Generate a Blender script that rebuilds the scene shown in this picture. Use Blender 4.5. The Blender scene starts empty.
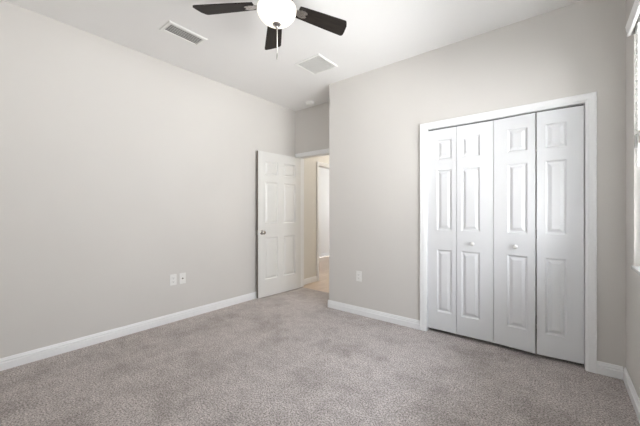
import bpy, bmesh, math, random
from math import sin, cos, pi, radians
from mathutils import Vector, Matrix
random.seed(4)
S = bpy.context.scene
C = S.collection

# ------------------------------------------------------------------ camera
CAM_H = 1.18
cd = bpy.data.cameras.new('camera')
cam = bpy.data.objects.new('camera', cd); C.objects.link(cam)
cam.location = (0, 0, CAM_H)
cam.rotation_euler = (pi/2, 0, radians(38.567))
cd.sensor_width = 36.0; cd.lens = 301.0/640*36.0
cd.shift_y = -0.7/640
cd.clip_start = 0.02
S.camera = cam

# ------------------------------------------------------------------ world, light, exposure
WORLD = 10.6
GLOBE = 0.5
HALL_FILL = 95.0
S.view_settings.view_transform = 'Standard'
S.view_settings.look = 'None'
S.view_settings.gamma = 1.0
S.view_settings.use_curve_mapping = False
S.view_settings.exposure = 0.64
S.cycles.use_denoising = True
S.cycles.max_bounces = 16
S.cycles.diffuse_bounces = 12
S.cycles.transparent_max_bounces = 16
S.cycles.sample_clamp_indirect = 8.0

w = bpy.data.worlds.new('sky'); S.world = w; w.use_nodes = True
nt = w.node_tree; nt.nodes.clear()
wo = nt.nodes.new('ShaderNodeOutputWorld'); bg = nt.nodes.new('ShaderNodeBackground')
tc = nt.nodes.new('ShaderNodeTexCoord'); sx = nt.nodes.new('ShaderNodeSeparateXYZ')
rp = nt.nodes.new('ShaderNodeValToRGB')           # overcast: sunlit ground below, bright haze, paler zenith
mp = nt.nodes.new('ShaderNodeMapRange'); mp.inputs['From Min'].default_value = -1
nt.links.new(tc.outputs['Generated'], sx.inputs[0]); nt.links.new(sx.outputs['Z'], mp.inputs['Value'])
nt.links.new(mp.outputs[0], rp.inputs['Fac'])
e = rp.color_ramp.elements
e[0].position = 0.46; e[0].color = (1.25, 1.25, 1.24, 1)
e[1].position = 0.54; e[1].color = (1, 1, 1, 1)
k = e.new(1.0); k.color = (0.80, 0.88, 1.0, 1)
nt.links.new(rp.outputs['Color'], bg.inputs['Color']); bg.inputs['Strength'].default_value = WORLD
nt.links.new(bg.outputs[0], wo.inputs['Surface'])

# ------------------------------------------------------------------ dimensions (metres)
H = 2.772                       # ceiling
XL, XR = -3.265, 0.362         # left wall, right (window) wall
YB, YC = -0.42, 3.0            # wall behind the camera, closet wall
XA = -2.245                    # corner where the closet wall turns into the alcove
YD = 3.47                      # doorway wall
TH = 0.115
CX0, CX1, CZ = -1.037, 0.150, 2.003     # closet opening
DX0, DX1, DZ = -3.190, -2.370, 2.035    # bedroom doorway
WY0, WY1, WZ0, WZ1 = 0.80, 2.70, 0.842, 2.335   # window opening
HX0, HX1, HY1 = XL, -1.95, 7.0          # hall
HD0, HD1, HDZ = 4.06, 4.88, 1.99        # doorway in the hall's left wall
FX, FY0, FY1 = -4.92, 3.70, 8.2         # far room
BW0, BW1, BZ0, BZ1 = -0.95, -0.25, 1.65, 2.25     # unseen high window added behind the camera for fill light

def portal(name, loc, rot, sx_, sy_):
    l = bpy.data.lights.new(name, 'AREA'); l.shape = 'RECTANGLE'; l.size = sx_; l.size_y = sy_
    l.cycles.is_portal = True
    o = bpy.data.objects.new(name, l); C.objects.link(o); o.location = loc; o.rotation_euler = rot
portal('bedroom_window_portal', (XR+TH+0.01, (WY0+WY1)/2, (WZ0+WZ1)/2), (0, pi/2, 0), WZ1-WZ0, WY1-WY0)
portal('rear_fill_portal', ((BW0+BW1)/2, YB-TH-0.01, (BZ0+BZ1)/2), (pi/2, 0, 0), BW1-BW0, BZ1-BZ0)
portal('far_room_fill_portal', ((FX+XL-TH)/2, FY1+TH+0.01, 1.5), (-pi/2, 0, 0), 0.96, 1.4)

# ------------------------------------------------------------------ helpers
def mat(name, col, rough=0.5, metal=0.0, noise=None, bump=None, spec=0.5, emit=None, var=0.05):
    """principled; noise = scale of a gentle colour variation, bump = (scale, strength, distance)"""
    m = bpy.data.materials.new(name); m.use_nodes = True
    t = m.node_tree; b = t.nodes['Principled BSDF']
    b.inputs['Base Color'].default_value = (*col, 1); b.inputs['Roughness'].default_value = rough
    b.inputs['Metallic'].default_value = metal; b.inputs['Specular IOR Level'].default_value = spec
    co = t.nodes.new('ShaderNodeTexCoord')
    if noise:
        n = t.nodes.new('ShaderNodeTexNoise'); n.inputs['Scale'].default_value = noise; n.inputs['Detail'].default_value = 4
        r = t.nodes.new('ShaderNodeValToRGB')
        r.color_ramp.elements[0].position = 0.3; r.color_ramp.elements[1].position = 0.7
        r.color_ramp.elements[0].color = (*[c*(1-var) for c in col], 1)
        r.color_ramp.elements[1].color = (*[min(1, c*(1+var)) for c in col], 1)
        t.links.new(co.outputs['Object'], n.inputs['Vector']); t.links.new(n.outputs['Fac'], r.inputs['Fac'])
        t.links.new(r.outputs['Color'], b.inputs['Base Color'])
    if bump:
        n2 = t.nodes.new('ShaderNodeTexNoise'); n2.inputs['Scale'].default_value = bump[0]; n2.inputs['Detail'].default_value = 3
        bp = t.nodes.new('ShaderNodeBump'); bp.inputs['Strength'].default_value = bump[1]; bp.inputs['Distance'].default_value = bump[2]
        t.links.new(co.outputs['Object'], n2.inputs['Vector']); t.links.new(n2.outputs['Fac'], bp.inputs['Height'])
        t.links.new(bp.outputs['Normal'], b.inputs['Normal'])
    if emit:
        b.inputs['Emission Color'].default_value = (*emit[0], 1); b.inputs['Emission Strength'].default_value = emit[1]
    return m

M = {}
M['wall'] = mat('greige_wall_paint', (0.612, 0.593, 0.567), 0.65, noise=1.5, bump=(220, 0.10, 0.002), var=0.012, spec=0.25)
M['ceil'] = mat('ceiling_paint', (0.81, 0.807, 0.80), 0.8, noise=2, bump=(160, 0.15, 0.002), var=0.01, spec=0.2)
M['trim'] = mat('white_trim_paint', (0.79, 0.795, 0.80), 0.35, noise=6, var=0.01)
M['door'] = mat('white_door_paint', (0.70, 0.71, 0.725), 0.30, noise=5, bump=(90, 0.04, 0.001), var=0.012)
M['hallwall'] = mat('hall_wall_paint', (0.69, 0.675, 0.635), 0.65, noise=1.5, var=0.012, spec=0.25)
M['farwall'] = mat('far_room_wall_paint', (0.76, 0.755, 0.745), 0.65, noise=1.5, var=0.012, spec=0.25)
M['hinged'] = mat('offwhite_door_paint', (0.68, 0.675, 0.655), 0.35, noise=5, bump=(90, 0.04, 0.001), var=0.012)
M['darkedge'] = mat('dark_edge_strip', (0.20, 0.18, 0.155), 0.7, noise=25, var=0.12)
M['plastic'] = mat('white_plastic', (0.74, 0.735, 0.715), 0.35, noise=20, var=0.01)
M['slot'] = mat('dark_slot', (0.10, 0.10, 0.10), 0.6, noise=30, var=0.05)
M['nickel'] = mat('brushed_nickel', (0.50, 0.48, 0.46), 0.25, metal=1.0, noise=80, var=0.06)
M['ventwhite'] = mat('white_vent_enamel', (0.80, 0.80, 0.78), 0.4, noise=15, var=0.01)
M['duct'] = mat('duct_interior', (0.2, 0.197, 0.193), 0.8, noise=10, var=0.1)
M['filter'] = mat('grey_filter', (0.36, 0.36, 0.35), 0.9, noise=60, var=0.08)
M['chain'] = mat('chain_metal', (0.75, 0.73, 0.69), 0.4, metal=0.6, noise=200, var=0.05)
M['pendant'] = mat('pendant_metal', (0.42, 0.40, 0.37), 0.35, metal=0.8, noise=100, var=0.08)
M['globe'] = mat('frosted_lit_glass', (0.9, 0.88, 0.84), 0.3, noise=8, var=0.01, emit=((1.0, 0.91, 0.76), GLOBE))
M['vinyl'] = mat('window_vinyl', (0.85, 0.85, 0.85), 0.35, noise=8, var=0.01)
M['marble'] = mat('white_marble_sill', (0.82, 0.82, 0.81), 0.2, noise=9, var=0.04)

def carpet():
    m = bpy.data.materials.new('beige_grey_carpet'); m.use_nodes = True
    t = m.node_tree; b = t.nodes['Principled BSDF']; b.inputs['Roughness'].default_value = 0.95
    b.inputs['Specular IOR Level'].default_value = 0.1
    b.inputs['Sheen Weight'].default_value = 0.25; b.inputs['Sheen Roughness'].default_value = 0.6
    co = t.nodes.new('ShaderNodeTexCoord')
    def noise(sc, det, rough=0.5):
        n = t.nodes.new('ShaderNodeTexNoise'); n.inputs['Scale'].default_value = sc
        n.inputs['Detail'].default_value = det; n.inputs['Roughness'].default_value = rough
        t.links.new(co.outputs['Object'], n.inputs['Vector']); return n
    big, mid, fine = noise(2.6, 5, 0.62), noise(12, 5, 0.75), noise(100, 4, 0.85)
    def ramp(src, a, c0, bb, c1):
        r = t.nodes.new('ShaderNodeValToRGB'); e = r.color_ramp.elements
        e[0].position = a; e[0].color = (*c0, 1); e[1].position = bb; e[1].color = (*c1, 1)
        t.links.new(src, r.inputs['Fac']); return r
    base = ramp(big.outputs['Fac'], 0.36, (0.335, 0.294, 0.276), 0.53, (0.452, 0.405, 0.386))
    md = ramp(mid.outputs['Fac'], 0.38, (0.87, 0.86, 0.85), 0.58, (1.05, 1.05, 1.05))
    fn = ramp(fine.outputs['Fac'], 0.40, (0.26, 0.25, 0.24), 0.60, (1.52, 1.52, 1.52))
    def mul(a, b_):
        x = t.nodes.new('ShaderNodeMix'); x.data_type = 'RGBA'; x.blend_type = 'MULTIPLY'; x.inputs[0].default_value = 1
        t.links.new(a, x.inputs[6]); t.links.new(b_, x.inputs[7]); return x.outputs[2]
    t.links.new(mul(mul(base.outputs['Color'], md.outputs['Color']), fn.outputs['Color']), b.inputs['Base Color'])
    bp = t.nodes.new('ShaderNodeBump'); bp.inputs['Strength'].default_value = 0.6; bp.inputs['Distance'].default_value = 0.008
    t.links.new(fine.outputs['Fac'], bp.inputs['Height']); t.links.new(bp.outputs['Normal'], b.inputs['Normal'])
    return m
M['carpet'] = carpet()

def wood(name, c0, c1, scale, stretch, rough, planks=False):
    m = bpy.data.materials.new(name); m.use_nodes = True
    t = m.node_tree; b = t.nodes['Principled BSDF']; b.inputs['Roughness'].default_value = rough
    co = t.nodes.new('ShaderNodeTexCoord'); mp_ = t.nodes.new('ShaderNodeMapping'); mp_.inputs['Scale'].default_value = stretch
    n = t.nodes.new('ShaderNodeTexNoise'); n.inputs['Scale'].default_value = scale; n.inputs['Detail'].default_value = 6
    r = t.nodes.new('ShaderNodeValToRGB'); e = r.color_ramp.elements
    e[0].position = 0.3; e[0].color = (*c0, 1); e[1].position = 0.7; e[1].color = (*c1, 1)
    t.links.new(co.outputs['Object'], mp_.inputs['Vector']); t.links.new(mp_.outputs[0], n.inputs['Vector'])
    t.links.new(n.outputs['Fac'], r.inputs['Fac']); out = r.outputs['Color']
    if planks:
        bk = t.nodes.new('ShaderNodeTexBrick'); bk.inputs['Scale'].default_value = 1.0
        bk.inputs['Brick Width'].default_value = 1.2; bk.inputs['Row Height'].default_value = 0.18
        bk.inputs['Mortar Size'].default_value = 0.002
        bk.inputs['Color1'].default_value = (1, 1, 1, 1); bk.inputs['Color2'].default_value = (0.93, 0.92, 0.91, 1)
        bk.inputs['Mortar'].default_value = (0.6, 0.57, 0.52, 1)
        rt = t.nodes.new('ShaderNodeMapping'); rt.inputs['Rotation'].default_value = (0, 0, pi/2)
        t.links.new(co.outputs['Object'], rt.inputs['Vector']); t.links.new(rt.outputs[0], bk.inputs['Vector'])
        x = t.nodes.new('ShaderNodeMix'); x.data_type = 'RGBA'; x.blend_type = 'MULTIPLY'; x.inputs[0].default_value = 1
        t.links.new(out, x.inputs[6]); t.links.new(bk.outputs['Color'], x.inputs[7]); out = x.outputs[2]
    t.links.new(out, b.inputs['Base Color'])
    if 'espresso' in name: b.inputs['Specular IOR Level'].default_value = 0.25
    return m
M['blade'] = wood('espresso_wood', (0.007, 0.0055, 0.0045), (0.022, 0.017, 0.014), 14, (1, 9, 9), 0.5)
M['plank'] = wood('pale_tan_planks', (0.50, 0.39, 0.30), (0.62, 0.50, 0.40), 5, (8, 1, 1), 0.4, planks=True)

def glass():
    m = bpy.data.materials.new('window_glass'); m.use_nodes = True; t = m.node_tree; t.nodes.clear()
    o = t.nodes.new('ShaderNodeOutputMaterial'); mx = t.nodes.new('ShaderNodeMixShader')
    tr = t.nodes.new('ShaderNodeBsdfTransparent'); gl = t.nodes.new('ShaderNodeBsdfGlossy'); fr = t.nodes.new('ShaderNodeFresnel')
    tr.inputs[0].default_value = (0.95, 0.955, 0.96, 1); gl.inputs['Roughness'].default_value = 0.02; fr.inputs['IOR'].default_value = 1.3
    t.links.new(fr.outputs[0], mx.inputs[0]); t.links.new(tr.outputs[0], mx.inputs[1]); t.links.new(gl.outputs[0], mx.inputs[2])
    t.links.new(mx.outputs[0], o.inputs['Surface']); return m
M['glass'] = glass()
def slatmat():
    m = bpy.data.materials.new('white_blind_slat'); m.use_nodes = True; t = m.node_tree
    b = t.nodes['Principled BSDF']; o = t.nodes['Material Output']
    b.inputs['Base Color'].default_value = (0.88, 0.88, 0.87, 1); b.inputs['Roughness'].default_value = 0.45
    tl = t.nodes.new('ShaderNodeBsdfTranslucent'); tl.inputs[0].default_value = (0.85, 0.85, 0.83, 1)
    mx = t.nodes.new('ShaderNodeMixShader'); mx.inputs[0].default_value = 0.3
    t.links.new(b.outputs[0], mx.inputs[1]); t.links.new(tl.outputs[0], mx.inputs[2]); t.links.new(mx.outputs[0], o.inputs['Surface'])
    return m
M['slat'] = slatmat()

def link(name, bm, material, parent=None, smooth=False, loc=None):
    me = bpy.data.meshes.new(name)
    bmesh.ops.recalc_face_normals(bm, faces=bm.faces[:])
    bm.to_mesh(me); bm.free()
    if smooth:
        for p in me.polygons: p.use_smooth = True
    me.materials.append(M[material])
    o = bpy.data.objects.new(name, me); C.objects.link(o)
    if parent: o.parent = parent
    if loc: o.location = loc
    return o
def auto(o, deg=35):
    for p in o.data.polygons: p.use_smooth = True
    o.data.set_sharp_from_angle(angle=radians(deg)); return o
def tag(o, label, cat, group=None, kind=None):
    o['label'] = label
    o['category'] = cat
    if group: o['group'] = group
    if kind: o['kind'] = kind
    return o
def struct(o, label, cat): return tag(o, label, cat, kind='structure')
def empty(name, loc, rz=0.0):
    o = bpy.data.objects.new(name, None); C.objects.link(o); o.location = loc; o.rotation_euler = (0, 0, rz)
    o.empty_display_size = 0.1; return o

def box(bm, lo, hi, bev=0.0, seg=2):
    r = bmesh.ops.create_cube(bm, size=1.0)
    vs = r['verts']
    for v in vs:
        v.co = Vector([lo[i] + (v.co[i]+0.5)*(hi[i]-lo[i]) for i in range(3)])
    if bev > 0:
        es = list({e for v in vs for e in v.link_edges})
        bmesh.ops.bevel(bm, geom=es, offset=bev, segments=seg, affect='EDGES', profile=0.5)
    return bm
def bx(lo, hi, bev=0.0, seg=2): return box(bmesh.new(), lo, hi, bev, seg)
def lathe(bm, prof, n=32, mtx=None):
    """prof: (r, z) list; closed with caps where r>0"""
    rings = []
    for r, z in prof:
        if r < 1e-6: rings.append([bm.verts.new((0, 0, z))])
        else: rings.append([bm.verts.new((r*cos(2*pi*i/n), r*sin(2*pi*i/n), z)) for i in range(n)])
    for a, b in zip(rings, rings[1:]):
        for i in range(n):
            j = (i+1) % n
            f = [a[i % len(a)], a[j % len(a)], b[j % len(b)], b[i % len(b)]]
            u = []
            for v in f:
                if v not in u: u.append(v)
            if len(u) > 2: bm.faces.new(u)
    for rg in (rings[0], rings[-1]):
        if len(rg) > 2: bm.faces.new(rg)
    if mtx is not None: bmesh.ops.transform(bm, matrix=mtx, verts=[v for rg in rings for v in rg])
    return bm
def tube(bm, pts, rad, n=8):
    pts = [Vector(p) for p in pts]; rings = []
    for i, p in enumerate(pts):
        d = (pts[min(i+1, len(pts)-1)] - pts[max(i-1, 0)]).normalized()
        a = d.orthogonal().normalized(); b = d.cross(a)
        if rings:
            pa = rings[-1][1]; a = (pa - d*pa.dot(d)).normalized(); b = d.cross(a)
        rings.append(([bm.verts.new(p + rad*(a*cos(2*pi*k/n) + b*sin(2*pi*k/n))) for k in range(n)], a))
    for (r0, _), (r1, _) in zip(rings, rings[1:]):
        for k in range(n): bm.faces.new((r0[k], r0[(k+1) % n], r1[(k+1) % n], r1[k]))
    bm.faces.new(rings[0][0]); bm.faces.new(rings[-1][0])
    return bm
def prism(bm, outline, z0, z1, mtx=None):
    a = [bm.verts.new((x, y, z0)) for x, y in outline]; b = [bm.verts.new((x, y, z1)) for x, y in outline]
    n = len(a); bm.faces.new(a); bm.faces.new(b)
    for i in range(n): bm.faces.new((a[i], a[(i+1) % n], b[(i+1) % n], b[i]))
    if mtx is not None: bmesh.ops.transform(bm, matrix=mtx, verts=a+b)
    return bm

def slab_with_holes(axis, face, back, u0, u1, v0, v1, holes):
    """a wall slab; axis 'x' (u = y) or 'y' (u = x); v = z; holes (u0,u1,v0,v1). One closed shell."""
    us = sorted({u0, u1, *[h[0] for h in holes], *[h[1] for h in holes]})
    vs = sorted({v0, v1, *[h[2] for h in holes], *[h[3] for h in holes]})
    def solid(i, j):
        if i < 0 or j < 0 or i >= len(us)-1 or j >= len(vs)-1: return False
        cu, cv = (us[i]+us[i+1])/2, (vs[j]+vs[j+1])/2
        return not any(h[0] < cu < h[1] and h[2] < cv < h[3] for h in holes)
    bm = bmesh.new(); cache = {}
    def V(i, j, d):
        k_ = (i, j, d)
        if k_ not in cache:
            u, v = us[i], vs[j]; t_ = face if d == 0 else back
            cache[k_] = bm.verts.new((t_, u, v) if axis == 'x' else (u, t_, v))
        return cache[k_]
    for i in range(len(us)-1):
        for j in range(len(vs)-1):
            if not solid(i, j): continue
            for d in (0, 1): bm.faces.new((V(i, j, d), V(i+1, j, d), V(i+1, j+1, d), V(i, j+1, d)))
            for (di, dj, a, b) in ((-1, 0, (i, j), (i, j+1)), (1, 0, (i+1, j), (i+1, j+1)), (0, -1, (i, j), (i+1, j)), (0, 1, (i, j+1), (i+1, j+1))):
                if not solid(i+di, j+dj): bm.faces.new((V(*a, 0), V(*b, 0), V(*b, 1), V(*a, 1)))
    return bm

def panel_slab(w_, h_, t_, panels, both=False):
    """moulded panel door leaf in local x (0..w) and z (0..h); front at y=0 facing -y; raised panels (x0,x1,z0,z1)"""
    xs = sorted({0, w_, *[p[0] for p in panels], *[p[1] for p in panels]})
    zs = sorted({0, h_, *[p[2] for p in panels], *[p[3] for p in panels]})
    bm = bmesh.new()
    levels = [(0.0, 0.0), (0.007, 0.0080), (0.012, 0.0110), (0.019, 0.0110), (0.040, 0.0020), (0.043, 0.0016)]
    def side(y0, sg):
        cache = {}
        def V(i, j):
            if (i, j) not in cache: cache[(i, j)] = bm.verts.new((xs[i], y0, zs[j]))
            return cache[(i, j)]
        for i in range(len(xs)-1):
            for j in range(len(zs)-1):
                cx, cz = (xs[i]+xs[i+1])/2, (zs[j]+zs[j+1])/2
                pn = next((p for p in panels if p[0] < cx < p[1] and p[2] < cz < p[3]), None)
                ring = [V(i, j), V(i+1, j), V(i+1, j+1), V(i, j+1)]
                if pn is None: bm.faces.new(ring); continue
                for ins, dep in levels[1:]:
                    nx = [bm.verts.new((x, y0+sg*dep, z)) for x, z in ((pn[0]+ins, pn[2]+ins), (pn[1]-ins, pn[2]+ins), (pn[1]-ins, pn[3]-ins), (pn[0]+ins, pn[3]-ins))]
                    for q in range(4): bm.faces.new((ring[q], ring[(q+1) % 4], nx[(q+1) % 4], nx[q]))
                    ring = nx
                bm.faces.new(ring)
        n, m_ = len(xs)-1, len(zs)-1
        return ([V(i, 0) for i in range(n+1)] + [V(n, j) for j in range(1, m_+1)] + [V(i, m_) for i in range(n-1, -1, -1)] + [V(0, j) for j in range(m_-1, 0, -1)])
    fr = side(0.0, 1)
    bk = side(t_, -1)
    for q in range(len(fr)):
        r = (q+1) % len(fr); bm.faces.new((fr[q], fr[r], bk[r], bk[q]))
    return bm

BASE = [(0, 0), (0.0145, 0), (0.0145, 0.054), (0.0105, 0.0565), (0.0100, 0.064), (0.0120, 0.068), (0.0085, 0.076), (0.0070, 0.083), (0.005, 0.0885), (0, 0.0895)]
def baseboard(name, axis, face, sgn, a, b, label):
    """axis 'x': wall plane x=face, runs along y from a to b, stands out by sgn; axis 'y' likewise"""
    bm = bmesh.new(); rings = []
    for t_ in (a, b):
        rings.append([bm.verts.new((face+sgn*d, t_, z) if axis == 'x' else (t_, face+sgn*d, z)) for d, z in BASE])
    n = len(BASE)
    for i in range(n): bm.faces.new((rings[0][i], rings[0][(i+1) % n], rings[1][(i+1) % n], rings[1][i]))
    bm.faces.new(rings[0]); bm.faces.new(rings[1])
    return struct(link(name, bm, 'trim'), label, 'baseboard')
CAS = [(0.0, 0.0), (0.0, 0.009), (0.004, 0.0115), (0.012, 0.0125), (0.016, 0.0155), (0.042, 0.0165), (0.052, 0.0185), (0.059, 0.0185), (0.061, 0.016), (0.061, 0.0)]
def casing(name, axis, face, sgn, u0, u1, zt, label, jamb=None):
    """three-sided mitred casing round an opening, plus the jamb lining as a child"""
    bm = bmesh.new(); rows = []
    for d, t_ in CAS:
        p = [(u0-d, 0), (u0-d, zt+d), (u1+d, zt+d), (u1+d, 0)]
        rows.append([bm.verts.new((u, face+sgn*t_, z) if axis == 'y' else (face+sgn*t_, u, z)) for u, z in p])
    n = len(rows)
    for i in range(n):
        A, B = rows[i], rows[(i+1) % n]
        for q in range(3): bm.faces.new((A[q], A[q+1], B[q+1], B[q]))
    bm.faces.new([r[0] for r in rows]); bm.faces.new([r[3] for r in rows])
    o = struct(link(name, bm, 'trim'), label, 'door casing')
    if jamb:
        f0, f1 = jamb
        bm = bmesh.new()
        pts = [(u0, 0), (u0, zt), (u1, zt), (u1, 0), (u1-0.003, 0), (u1-0.003, zt-0.003), (u0+0.003, zt-0.003), (u0+0.003, 0)]
        a = [bm.verts.new((u, f0, z) if axis == 'y' else (f0, u, z)) for u, z in pts]
        b = [bm.verts.new((u, f1, z) if axis == 'y' else (f1, u, z)) for u, z in pts]
        for i in range(8): bm.faces.new((a[i], a[(i+1) % 8], b[(i+1) % 8], b[i]))
        for rg in (a, b):
            bm.faces.new((rg[0], rg[1], rg[6], rg[7])); bm.faces.new((rg[1], rg[2], rg[5], rg[6])); bm.faces.new((rg[2], rg[3], rg[4], rg[5]))
        link('jamb', bm, 'trim', o)
    return o

# ------------------------------------------------------------------ room shell
# floor: carpet runs to the doorway and into the closet
bm = bmesh.new()
outl = [(XL, YB), (XR, YB), (XR, YC+0.75), (XA+TH, YC+0.75), (XA+TH, YD+0.06), (XL, YD+0.06)]
prism(bm, outl, -0.05, 0.0)
struct(link('floor', bm, 'carpet'), 'beige grey cut pile carpet covering the bedroom floor', 'carpet')
bm = prism(bmesh.new(), [(FX, YD+0.06), (HX1, YD+0.06), (HX1, FY1), (FX, FY1)], -0.05, -0.004)
struct(link('floor_hall', bm, 'plank'), 'pale tan plank floor beyond the open bedroom door', 'floor')
bm = prism(bmesh.new(), [(FX-TH, YB-TH), (XR+TH, YB-TH), (XR+TH, FY1+TH), (FX-TH, FY1+TH)], H, H+0.1)
struct(link('ceiling', bm, 'ceil'), 'smooth off-white ceiling over the bedroom', 'ceiling')

bm = bx((XL-TH, YB-TH, 0), (XL, YD, H))
struct(link('wall_left', bm, 'wall'), 'long bare greige wall on the left with two cover plates', 'wall')
bm = slab_with_holes('y', YB, YB-TH, XL, XR, 0, H, [(BW0, BW1, BZ0, BZ1)])
struct(link('wall_back', bm, 'wall'), 'bare greige wall behind the camera', 'wall')
bm = slab_with_holes('x', XR, XR+TH, YB-TH, YC+0.75, 0, H, [(WY0, WY1, WZ0, WZ1)])
struct(link('wall_right', bm, 'wall'), 'greige wall on the right that holds the blind-covered window', 'wall')
bm = slab_with_holes('y', YC, YC+TH, XA, XR, 0, H, [(CX0, CX1, 0, CZ)])
struct(link('wall_closet', bm, 'wall'), 'greige wall around the white closet doors', 'wall')
bm = bx((XA, YC+TH, 0), (XA+TH, YD, H))
struct(link('wall_alcove', bm, 'wall'), 'short greige return wall between closet wall and doorway wall', 'wall')
bm = slab_with_holes('y', YD, YD+TH, XL-TH, XA+TH, 0, H, [(DX0, DX1, 0, DZ)])
struct(link('wall_doorway', bm, 'wall'), 'greige wall above and around the bedroom doorway', 'wall')
bm = bx((XA+TH, YC+0.75, 0), (XR+TH, YC+0.75+TH, H))
struct(link('wall_closet_rear', bm, 'wall'), 'rear wall inside the closed closet', 'wall')
# hall and far room
bm = slab_with_holes('x', HX0, HX0-TH, YD+TH, HY1, 0, H, [(HD0, HD1, 0, HDZ)])
struct(link('wall_hall_left', bm, 'hallwall'), 'tan hallway wall seen through the open bedroom doorway', 'wall')
bm = bx((HX1, YC+0.75+TH, 0), (HX1+TH, HY1, H))
struct(link('wall_hall_right', bm, 'hallwall'), 'right wall of the hallway, behind the bedroom closet', 'wall')
bm = bx((HX0, HY1, 0), (HX1+TH, HY1+TH, H))
struct(link('wall_hall_end', bm, 'hallwall'), 'end wall of the hallway beyond the bedroom', 'wall')
bm = bx((FX-TH, FY0, 0), (FX, FY1, H))
struct(link('wall_far_left', bm, 'farwall'), 'bright pale wall in the far room across the hallway', 'wall')
bm = bx((FX, FY0-TH, 0), (HX0-TH, FY0, H))
struct(link('wall_far_near', bm, 'farwall'), 'near wall of the far room', 'wall')
bm = slab_with_holes('y', FY1, FY1+TH, FX-TH, HX0, 0, H, [((FX+HX0-TH)/2-0.48, (FX+HX0-TH)/2+0.48, 0.8, 2.2)])
struct(link('wall_far_end', bm, 'farwall'), 'end wall of the far room around its added window', 'wall')
bm = bx((HX0-TH, HY1+TH, 0), (HX0, FY1, H))
struct(link('wall_far_right', bm, 'farwall'), 'right wall of the far room past the hallway end', 'wall')

baseboard('baseboard_left', 'x', XL, 1, YB, YD, 'white baseboard along the foot of the long left wall')
baseboard('baseboard_back', 'y', YB, 1, XL+0.0145, XR-0.0145, 'white baseboard along the wall behind the camera')
baseboard('baseboard_right', 'x', XR, -1, YB, YC, 'white baseboard under the window on the right wall')
baseboard('baseboard_closet', 'y', YC, -1, XA-0.0145, CX0-0.061, 'white baseboard left of the closet doors')
baseboard('baseboard_corner', 'y', YC, -1, CX1+0.061, XR-0.0145, 'short white baseboard between closet casing and right corner')
baseboard('baseboard_alcove', 'x', XA, -1, YC, YD, 'white baseboard on the return wall of the door alcove')
baseboard('baseboard_hall', 'x', HX0, 1, YD+TH, HD0-0.061, 'white baseboard on the tan hallway wall')
baseboard('baseboard_far', 'x', FX, 1, FY0, FY1, 'white baseboard on the bright far room wall')

casing('trim_1', 'y', YC, -1, CX0, CX1, CZ, 'white moulded casing framing the closet doors', jamb=(YC-0.004, YC+TH))
casing('trim_2', 'y', YD, -1, DX0, DX1, DZ, 'white moulded casing around the open bedroom doorway', jamb=(YD-0.004, YD+TH+0.004))
casing('trim_3', 'x', HX0, 1, HD0, HD1, HDZ, 'pale casing around the doorway across the hallway', jamb=(HX0+0.004, HX0-TH-0.004))

# ------------------------------------------------------------------ closet bifold doors
DT = 0.034
leaf_x = [(CX0+0.006, -0.7655), (-0.7618, -0.4605), (-0.4568, -0.1560), (-0.1480, CX1-0.006)]
leaf_p = [(0.088, 0.040), (0.040, 0.104), (0.104, 0.053), (0.056, 0.104)]    # stile widths left / right of the panel
ZB, ZT = 0.033, 1.988
FOLD = radians(4.6)
rows = [(1.885, 1.692), (1.590, 1.006), (0.816, 0.207)]
def knob(parent, x, z, name='door_knob'):
    bm = lathe(bmesh.new(), [(0.0085, 0.0), (0.0085, 0.010), (0.011, 0.014), (0.0165, 0.019), (0.0175, 0.025), (0.0150, 0.031), (0.008, 0.034), (0, 0.0345)], 24,
               Matrix.Translation((x, 0, z)) @ Matrix.Rotation(pi/2, 4, 'X'))
    o = link(name, bm, 'plastic', parent, smooth=True); return o
def bifold(name, label, idx):
    x0 = leaf_x[idx[0]][0]
    r = struct(empty(name, (x0, YC+0.022, 0)), label, 'closet door')
    for i in idx:
        a, b = leaf_x[i]; l, rr = leaf_p[i]; w_ = b-a
        bm = panel_slab(w_, ZT-ZB, DT, [(l, w_-rr, z0-ZB, z1-ZB) for z1, z0 in rows])
        lf = link('door_leaf', bm, 'door', r, loc=(a-x0, 0, ZB))
        if i == 2: lf.rotation_euler.z = -FOLD                                # the right pair stands slightly folded into the room
        if i == 3: lf.rotation_euler.z = FOLD; lf.location = (b-x0-w_*cos(FOLD), -w_*sin(FOLD), ZB)
        if i == 1: knob(lf, 0.139, 0.892-ZB)
        if i == 2: knob(lf, 0.168, 0.892-ZB)
    # pivot hardware and hinges
    for z in (0.30, 1.0, 1.70):
        xm = (leaf_x[idx[0]][1]+leaf_x[idx[1]][0])/2 - x0
        link('hinge', lathe(bmesh.new(), [(0.0045, -0.035), (0.0045, 0.035)], 10, Matrix.Translation((xm, DT+0.004-(0.0235 if idx[0] == 2 else 0), z))), 'nickel', r)
    return r
bifold('door_2', 'white folding closet door pair on the left, its knob on the inner leaf', (0, 1))
bifold('door_3', 'white folding closet door pair on the right beside the window corner', (2, 3))
bm = bx((CX0+0.012, YC+0.030, CZ-0.0085), (CX1-0.012, YC+0.056, CZ-0.0035), 0.0)
struct(link('trim_4', bm, 'slot'), 'dark metal track above the folding closet doors', 'track')

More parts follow.
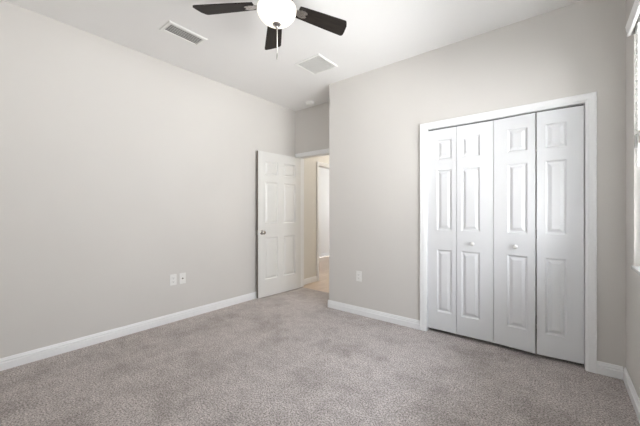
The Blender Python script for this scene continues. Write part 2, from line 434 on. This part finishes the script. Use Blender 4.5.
# ------------------------------------------------------------------ open bedroom door
DW, DTK = 0.800, 0.035
hinge = Vector((-3.1440, YD-0.006, 0))
free = Vector((-3.194, YD-0.006-0.80, 0))
ang = math.atan2(hinge.y-free.y, hinge.x-free.x)      # local +x from the free edge to the hinge edge; front (-y local) faces the room
d1 = struct(empty('door_1', free, ang), 'open white six-panel bedroom door standing against the left wall', 'door')
dh = 2.018-0.012
st, mu = 0.112, 0.105
pw = (DW-2*st-mu)/2
drows = [(1.885, 1.690), (1.595, 1.010), (0.822, 0.238)]
pn = []
for z1, z0 in drows:
    pn += [(st, st+pw, z0-0.012+0.01, z1-0.012+0.01), (st+pw+mu, DW-st, z0-0.012+0.01, z1-0.012+0.01)]
link('door_slab', panel_slab(DW, dh, DTK, pn), 'hinged', d1, loc=(0, 0, 0.012))
o = link('door_edge', bx((-0.0010, 0.001, 0.014), (0.0004, DTK-0.001, dh+0.010)), 'darkedge', d1); o['label'] = 'dark latch edge of the door'  # thin dark strip laid over the door's latch edge
kz = 0.905
def roundknob(y0, sg, depth):
    k_ = depth/0.062
    prof = [(0.032, 0.0), (0.032, 0.003), (0.029, 0.007), (0.013, 0.009), (0.011, 0.022), (0.013, 0.028), (0.022, 0.034), (0.0275, 0.043), (0.0275, 0.050), (0.023, 0.058), (0.012, 0.0615), (0, 0.062)]
    return lathe(bmesh.new(), [(r, z*k_) for r, z in prof], 28, Matrix.Translation((0.062, y0, kz)) @ Matrix.Rotation(sg*pi/2, 4, 'X'))
o = link('door_knob', roundknob(0.0, 1, 0.062), 'nickel', d1, smooth=True); auto(o, 50); o['label'] = 'round satin nickel knob'
o = link('door_knob', roundknob(DTK, -1, 0.026), 'nickel', d1, smooth=True); auto(o, 50)
link('latch_plate', bx((-0.0018, 0.006, kz-0.028), (-0.0008, DTK-0.006, kz+0.028)), 'nickel', d1)
for z in (0.25, 1.02, 1.80):
    link('hinge', lathe(bmesh.new(), [(0.0055, -0.044), (0.0055, 0.044)], 12, Matrix.Translation((DW+0.003, DTK+0.004, z))), 'nickel', d1)

# ------------------------------------------------------------------ window and blind
win = struct(empty('window_1', (XR, (WY0+WY1)/2, WZ0)), 'bright window on the right wall with a half-raised white blind', 'window')
def wl(v): return (v[0]-XR, v[1]-(WY0+WY1)/2, v[2]-WZ0)
def wbox(lo, hi, bev=0): return bx(wl(lo), wl(hi), bev)
ym = (WY0+WY1)/2
x0, x1 = XR+0.070, XR+0.110
bm = slab_with_holes('x', x0-XR, x1-XR, WY0-ym, WY1-ym, 0, WZ1-WZ0,
    [(WY0-ym+0.05, -0.03, 0.05, WZ1-WZ0-0.05), (0.03, WY1-ym-0.05, 0.05, WZ1-WZ0-0.05)])
link('window_frame', bm, 'vinyl', win)
for a, b in ((WY0+0.05, ym-0.03), (ym+0.03, WY1-0.05)):
    zc = (WZ0+WZ1)/2
    link('meeting_rail', wbox((XR+0.078, a, zc-0.02), (XR+0.102, b, zc+0.02)), 'vinyl', win)
    link('pane', wbox((XR+0.088, a, WZ0+0.05), (XR+0.092, b, WZ1-0.05)), 'glass', win)
link('window_sill', wbox((XR-0.012, WY0-0.020, WZ0-0.018), (XR+0.070, WY1+0.010, WZ0+0.003), 0.002), 'marble', win)

bl = tag(empty('window_blind', (XR+0.030, ym, WZ0)), 'white slatted blind with a valance, raised half way up the right window', 'blind')
def bxl(lo, hi, bev=0): return bx((lo[0]-XR-0.030, lo[1]-ym, lo[2]-WZ0), (hi[0]-XR-0.030, hi[1]-ym, hi[2]-WZ0), bev)
bm = bmesh.new()
vprof = [(-0.030, 2.302), (-0.026, 2.298), (-0.014, 2.298), (-0.010, 2.304), (-0.014, 2.368), (-0.032, 2.368), (-0.036, 2.361), (-0.033, 2.343), (-0.029, 2.320)]
ra = [bm.verts.new((XR+x-XR-0.030, WY0-0.02-ym, z-WZ0)) for x, z in vprof]; rb = [bm.verts.new((x-0.030, WY1+0.02-ym, z-WZ0)) for x, z in vprof]
n = len(vprof)
for i in range(n): bm.faces.new((ra[i], ra[(i+1) % n], rb[(i+1) % n], rb[i]))
bm.faces.new(ra); bm.faces.new(rb)
va = link('valance', bm, 'vinyl', bl)
for y in (WY0-0.02, WY1+0.012):
    link('valance_return', bxl((XR-0.012, y, 2.300), (XR-0.001, y+0.008, 2.366)), 'vinyl', va)
link('head_rail', bxl((XR+0.004, WY0+0.006, 2.290), (XR+0.056, WY1-0.006, 2.333)), 'vinyl', bl)
bm = bmesh.new()
tilt = radians(-8); pitch = 0.043; zs = 1.690
stack = [1.598+0.0033*q for q in range(19)]
while zs < 2.275:
    cx = 0.0; pts = []
    for q in range(5):
        u = -0.025+0.05*q/4; crown = 0.0016*(1-(u/0.025)**2)
        pts.append((cx+u*cos(tilt)-crown*sin(tilt), zs-WZ0+u*sin(tilt)+crown*cos(tilt)))
    loop = pts + [(x, z-0.0026) for x, z in reversed(pts)]
    A = [bm.verts.new((x, WY0+0.003-ym, z)) for x, z in loop]; B = [bm.verts.new((x, WY1-0.003-ym, z)) for x, z in loop]
    n = len(loop)
    for i in range(n): bm.faces.new((A[i], A[(i+1) % n], B[(i+1) % n], B[i]))
    bm.faces.new(A); bm.faces.new(B)
    zs += pitch
for z in stack: box(bm, (-0.025, WY0+0.003-ym, z-WZ0), (0.025, WY1-0.003-ym, z-WZ0+0.0027))
o = link('slats', bm, 'slat', bl); o['kind'] = 'stuff'
link('bottom_rail', bxl((XR+0.004, WY0+0.003, 1.578), (XR+0.056, WY1-0.003, 1.596), 0.003), 'vinyl', bl)
for y in (WY0+0.25, ym, WY1-0.25):
    link('ladder_cord', tube(bmesh.new(), [(-0.026, y-ym, 1.59-WZ0), (-0.026, y-ym, 2.29-WZ0)], 0.0010, 6), 'plastic', bl)
link('tilt_wand', tube(bmesh.new(), [(-0.034, WY1-0.16-ym, 2.29-WZ0), (-0.034, WY1-0.16-ym, 1.45-WZ0)], 0.004, 8), 'plastic', bl)

fxm = (FX+HX0-TH)/2
w2 = struct(empty('added_window_far', (fxm, FY1, 0.8)), 'unseen window added to light the far room and its pale wall', 'window')  # out of view, added so daylight brightens the far room
link('window_frame', slab_with_holes('y', 0.05, 0.09, -0.48, 0.48, 0, 1.4, [(-0.43, 0.43, 0.05, 0.68), (-0.43, 0.43, 0.72, 1.35)]), 'vinyl', w2)
link('pane', bx((-0.43, 0.067, 0.05), (0.43, 0.071, 1.35)), 'glass', w2)

w3 = struct(empty('added_window_rear', ((BW0+BW1)/2, YB, BZ0)), 'small high unseen window added behind the camera for fill light', 'window')  # added opening, never in view; brightens the closet wall and right corner
hw, hh = (BW1-BW0)/2, BZ1-BZ0
link('window_frame', slab_with_holes('y', -0.07, -0.11, -hw, hw, 0, hh, [(-hw+0.05, hw-0.05, 0.05, hh/2-0.02), (-hw+0.05, hw-0.05, hh/2+0.02, hh-0.05)]), 'vinyl', w3)
link('pane', bx((-hw+0.05, -0.092, 0.05), (hw-0.05, -0.088, hh-0.05)), 'glass', w3)
link('window_sill', bx((-hw-0.02, -0.07, -0.018), (hw+0.02, 0.012, 0.003), 0.002), 'marble', w3)

# ------------------------------------------------------------------ ceiling fan with light
FAN = Vector((-1.432, 1.348, H))
DROP = H - 2.75
fan = tag(empty('ceiling_fan', FAN - Vector((0, 0, DROP))), 'dark five-blade ceiling fan with a lit white glass bowl', 'ceiling fan')
ZBL = 2.525 - 2.75
o = link('canopy', lathe(bmesh.new(), [(0.072, DROP), (0.074, -0.012), (0.070, -0.030), (0.055, -0.045)], 40), 'nickel', fan); auto(o)
o = link('motor_housing', lathe(bmesh.new(), [(0.055, -0.045), (0.088, -0.055), (0.108, -0.075), (0.112, -0.110), (0.112, -0.160), (0.104, -0.182), (0.088, -0.192)], 48), 'nickel', fan); auto(o)
o = link('light_fitter', lathe(bmesh.new(), [(0.060, -0.192), (0.064, -0.215), (0.095, -0.226), (0.113, -0.238), (0.113, -0.250)], 48), 'nickel', fan); auto(o)
gp = [(0.116, -0.246), (0.125, -0.254)]
for q in range(1, 13):
    a = q/12*pi/2; gp.append((0.1265*cos(a)**0.85 if q < 12 else 0.0, -0.256-0.098*sin(a)))
link('glass_bowl', lathe(bmesh.new(), gp, 48), 'globe', fan, smooth=True)
o = link('finial', lathe(bmesh.new(), [(0.026, -0.350), (0.027, -0.356), (0.020, -0.363), (0.010, -0.368), (0.0105, -0.374), (0.006, -0.381), (0, -0.382)], 24), 'nickel', fan, smooth=True); auto(o, 50)
BASE_ANG = 68.3
for kx in range(5):
    a = radians(BASE_ANG+72*kx)
    rot = Matrix.Rotation(a, 4, 'Z')
    # blade outline in local x (radial) / y
    R0, R1 = 0.150, 0.544
    pts = []
    n = 14
    for q in range(n+1):
        t_ = q/n; x = R0+(R1-0.018-R0)*t_; pts.append((x, 0.046+0.020*t_**0.8))
    tip = [(R1-0.010, 0.0655), (R1-0.003, 0.0610), (R1+0.002, 0.0520), (R1-0.004, 0.020), (R1-0.018, -0.030), (R1-0.034, -0.056), (R1-0.041, -0.0635)]
    low = []
    for q in range(n+1):
        t_ = 1-q/n; x = R0+(R1-0.050-R0)*t_; low.append((x, -0.046-0.020*t_**0.8))
    outline = pts+tip+low
    bm = prism(bmesh.new(), outline, -0.0035, 0.0035)
    bl_ = link('fan_blade', bm, 'blade', fan)
    bl_.matrix_local = Matrix.Translation((0, 0, ZBL)) @ rot @ Matrix.Rotation(radians(-11), 4, 'X')
    # blade iron: forked bracket under the blade
    bm = bmesh.new()
    irons = [(0.085, 0.016), (0.125, 0.013), (0.150, 0.022), (0.170, 0.030), (0.195, 0.030), (0.212, 0.022), (0.218, 0.010), (0.206, 0.004),
             (0.206, -0.004), (0.218, -0.010), (0.212, -0.022), (0.195, -0.030), (0.170, -0.030), (0.150, -0.022), (0.125, -0.013), (0.085, -0.016)]
    prism(bm, irons, -0.009, -0.0038)
    ir = link('blade_iron', bm, 'nickel', bl_)
    for py in (-0.017, 0.017):
        bm = lathe(bmesh.new(), [(0.0, -0.0125), (0.004, -0.0115), (0.005, -0.009)], 12, Matrix.Translation((0.190, py, 0)))
        link('screw', bm, 'nickel', bl_)
dirv = Vector((-0.6235, 0.7819))
px_, py_ = dirv.x*0.128, dirv.y*0.128
px_ -= 0.0125; py_ -= 0.010
ch = link('pull_chain', tube(bmesh.new(), [(px_, py_, -0.240), (px_*1.06, py_*1.06, -0.262), (px_*1.07, py_*1.07, -0.30), (px_*1.07, py_*1.07, -0.468)], 0.0026, 8), 'chain', fan, smooth=True)
link('pull_pendant', lathe(bmesh.new(), [(0.0015, -0.466), (0.003, -0.470), (0.0042, -0.480), (0.0048, -0.500), (0.0042, -0.510), (0.0, -0.513)], 14, Matrix.Translation((px_*1.07, py_*1.07, 0))), 'pendant', ch, smooth=True)

# ------------------------------------------------------------------ ceiling vents and smoke detector
def vent(name, label, cx, cy, sx_, sy_, fw, nslat, along, fillm, tiltdeg, slatw, th=0.010):
    v = tag(empty(name, (cx, cy, H)), label, 'vent')
    bm = bmesh.new()
    def ring(i, z): return [bm.verts.new((x, y, z)) for x, y in ((-sx_/2+i, -sy_/2+i), (sx_/2-i, -sy_/2+i), (sx_/2-i, sy_/2-i), (-sx_/2+i, sy_/2-i))]
    rs = [ring(0, -0.0005), ring(0, -0.003), ring(0.006, -th), ring(fw-0.003, -th), ring(fw, -th+0.003), ring(fw, -0.0005)]
    for A, B in zip(rs, rs[1:]+rs[:1]):
        for q in range(4): bm.faces.new((A[q], A[(q+1) % 4], B[(q+1) % 4], B[q]))
    link('frame', bm, 'ventwhite', v)
    link('backing', bx((-sx_/2+fw-0.002, -sy_/2+fw-0.002, -0.0022), (sx_/2-fw+0.002, sy_/2-fw+0.002, -0.0004)), fillm, v)
    span = (sx_ if along == 'y' else sy_)-2*fw; ln = (sy_ if along == 'y' else sx_)-2*fw
    for i in range(nslat):
        p = -span/2+span*(i+0.5)/nslat
        bm = bx((-slatw/2, -ln/2, -0.0006), (slatw/2, ln/2, 0.0006))
        bmesh.ops.transform(bm, matrix=Matrix.Translation((p, 0, -0.0062)) @ Matrix.Rotation(radians(tiltdeg), 4, 'Y'), verts=bm.verts[:])
        if along == 'x': bmesh.ops.transform(bm, matrix=Matrix.Rotation(pi/2, 4, 'Z'), verts=bm.verts[:])
        link('slat', bm, 'ventwhite', v)
    return v
vent('supply_vent', 'long white ceiling register with dark louvre gaps, left of the fan', -2.626, 1.346, 0.190, 0.350, 0.030, 6, 'y', 'duct', 20, 0.0150)
vent('return_grille', 'square grey-slatted ceiling grille near the closet wall', -2.058, 2.515, 0.340, 0.340, 0.026, 22, 'x', 'filter', 25, 0.0050)
sd = tag(empty('smoke_detector', (-2.835, 3.325, H)), 'small round white smoke detector on the alcove ceiling', 'smoke detector')
o = link('base', lathe(bmesh.new(), [(0.068, -0.0005), (0.068, -0.010), (0.064, -0.012)], 40), 'ventwhite', sd); auto(o)
o = link('cover', lathe(bmesh.new(), [(0.060, -0.012), (0.061, -0.024), (0.052, -0.036), (0.030, -0.040), (0, -0.040)], 40), 'ventwhite', sd); auto(o)

# ------------------------------------------------------------------ wall plates
def plate(name, label, cat, loc, rz, kind, group=None):
    p = tag(empty(name, loc, rz), label, cat, group)         # local: x along wall, -y out of the wall, z up
    link('cover_plate', bx((-0.036, -0.0055, -0.0585), (0.036, 0.0, 0.0585), 0.0022), 'plastic', p)
    if kind == 'duplex':
        for z in (0.0195, -0.0195):
            q = link('receptacle', bx((-0.017, -0.0085, z-0.0145), (0.017, -0.0050, z+0.0145), 0.0016), 'plastic', p)
            for sx_, hh in ((-0.0065, 0.0045), (0.0065, 0.0038)):
                link('slot', bx((sx_-0.0012, -0.0088, z+0.002-hh), (sx_+0.0012, -0.0082, z+0.002+hh)), 'slot', q)
            link('ground_hole', lathe(bmesh.new(), [(0.0024, 0), (0.0024, 0.0004)], 10, Matrix.Translation((0, -0.0084, z-0.008)) @ Matrix.Rotation(pi/2, 4, 'X')), 'slot', q)
        sc = (0.0,)
    else:
        link('coax_jack', lathe(bmesh.new(), [(0.0085, 0), (0.0085, 0.003), (0.0048, 0.0032), (0.0048, 0.011), (0, 0.011)], 16, Matrix.Translation((0, -0.0052, 0)) @ Matrix.Rotation(pi/2, 4, 'X')), 'nickel', p)
        sc = (0.042, -0.042)
    for z in sc:
        link('screw', lathe(bmesh.new(), [(0.0034, 0), (0.003, 0.001), (0, 0.0013)], 12, Matrix.Translation((0, -0.0052, z)) @ Matrix.Rotation(pi/2, 4, 'X')), 'plastic', p)
    return p
plate('wall_outlet', 'white duplex outlet on the left wall, beside the cable jack plate', 'outlet', (XL, 1.552, 0.452), pi/2, 'duplex')
plate('cable_jack_plate', 'white cover plate with a central cable jack on the left wall', 'wall plate', (XL, 1.654, 0.450), pi/2, 'coax')
plate('wall_outlet', 'white outlet on the wall left of the closet doors', 'outlet', (-1.815, YC, 0.442), 0, 'duplex')

# ------------------------------------------------------------------ added hallway fill light (out of sight, round the corner above the door)
hl = tag(empty('hall_fill_light', (-2.6, 5.2, H)), 'unseen round dome light added to brighten the hallway', 'added ceiling light')
link('light_base', lathe(bmesh.new(), [(0.15, -0.0005), (0.15, -0.02), (0.14, -0.025)], 40), 'nickel', hl)
M['dome'] = mat('hall_fill_dome', (0.9, 0.88, 0.84), 0.3, noise=8, var=0.01, emit=((1.0, 0.95, 0.88), HALL_FILL))
gp = [(0.138, -0.025)]+[(0.138*cos(q/8*pi/2) if q < 8 else 0, -0.025-0.07*sin(q/8*pi/2)) for q in range(1, 9)]
link('dome', lathe(bmesh.new(), gp, 40), 'dome', hl, smooth=True)
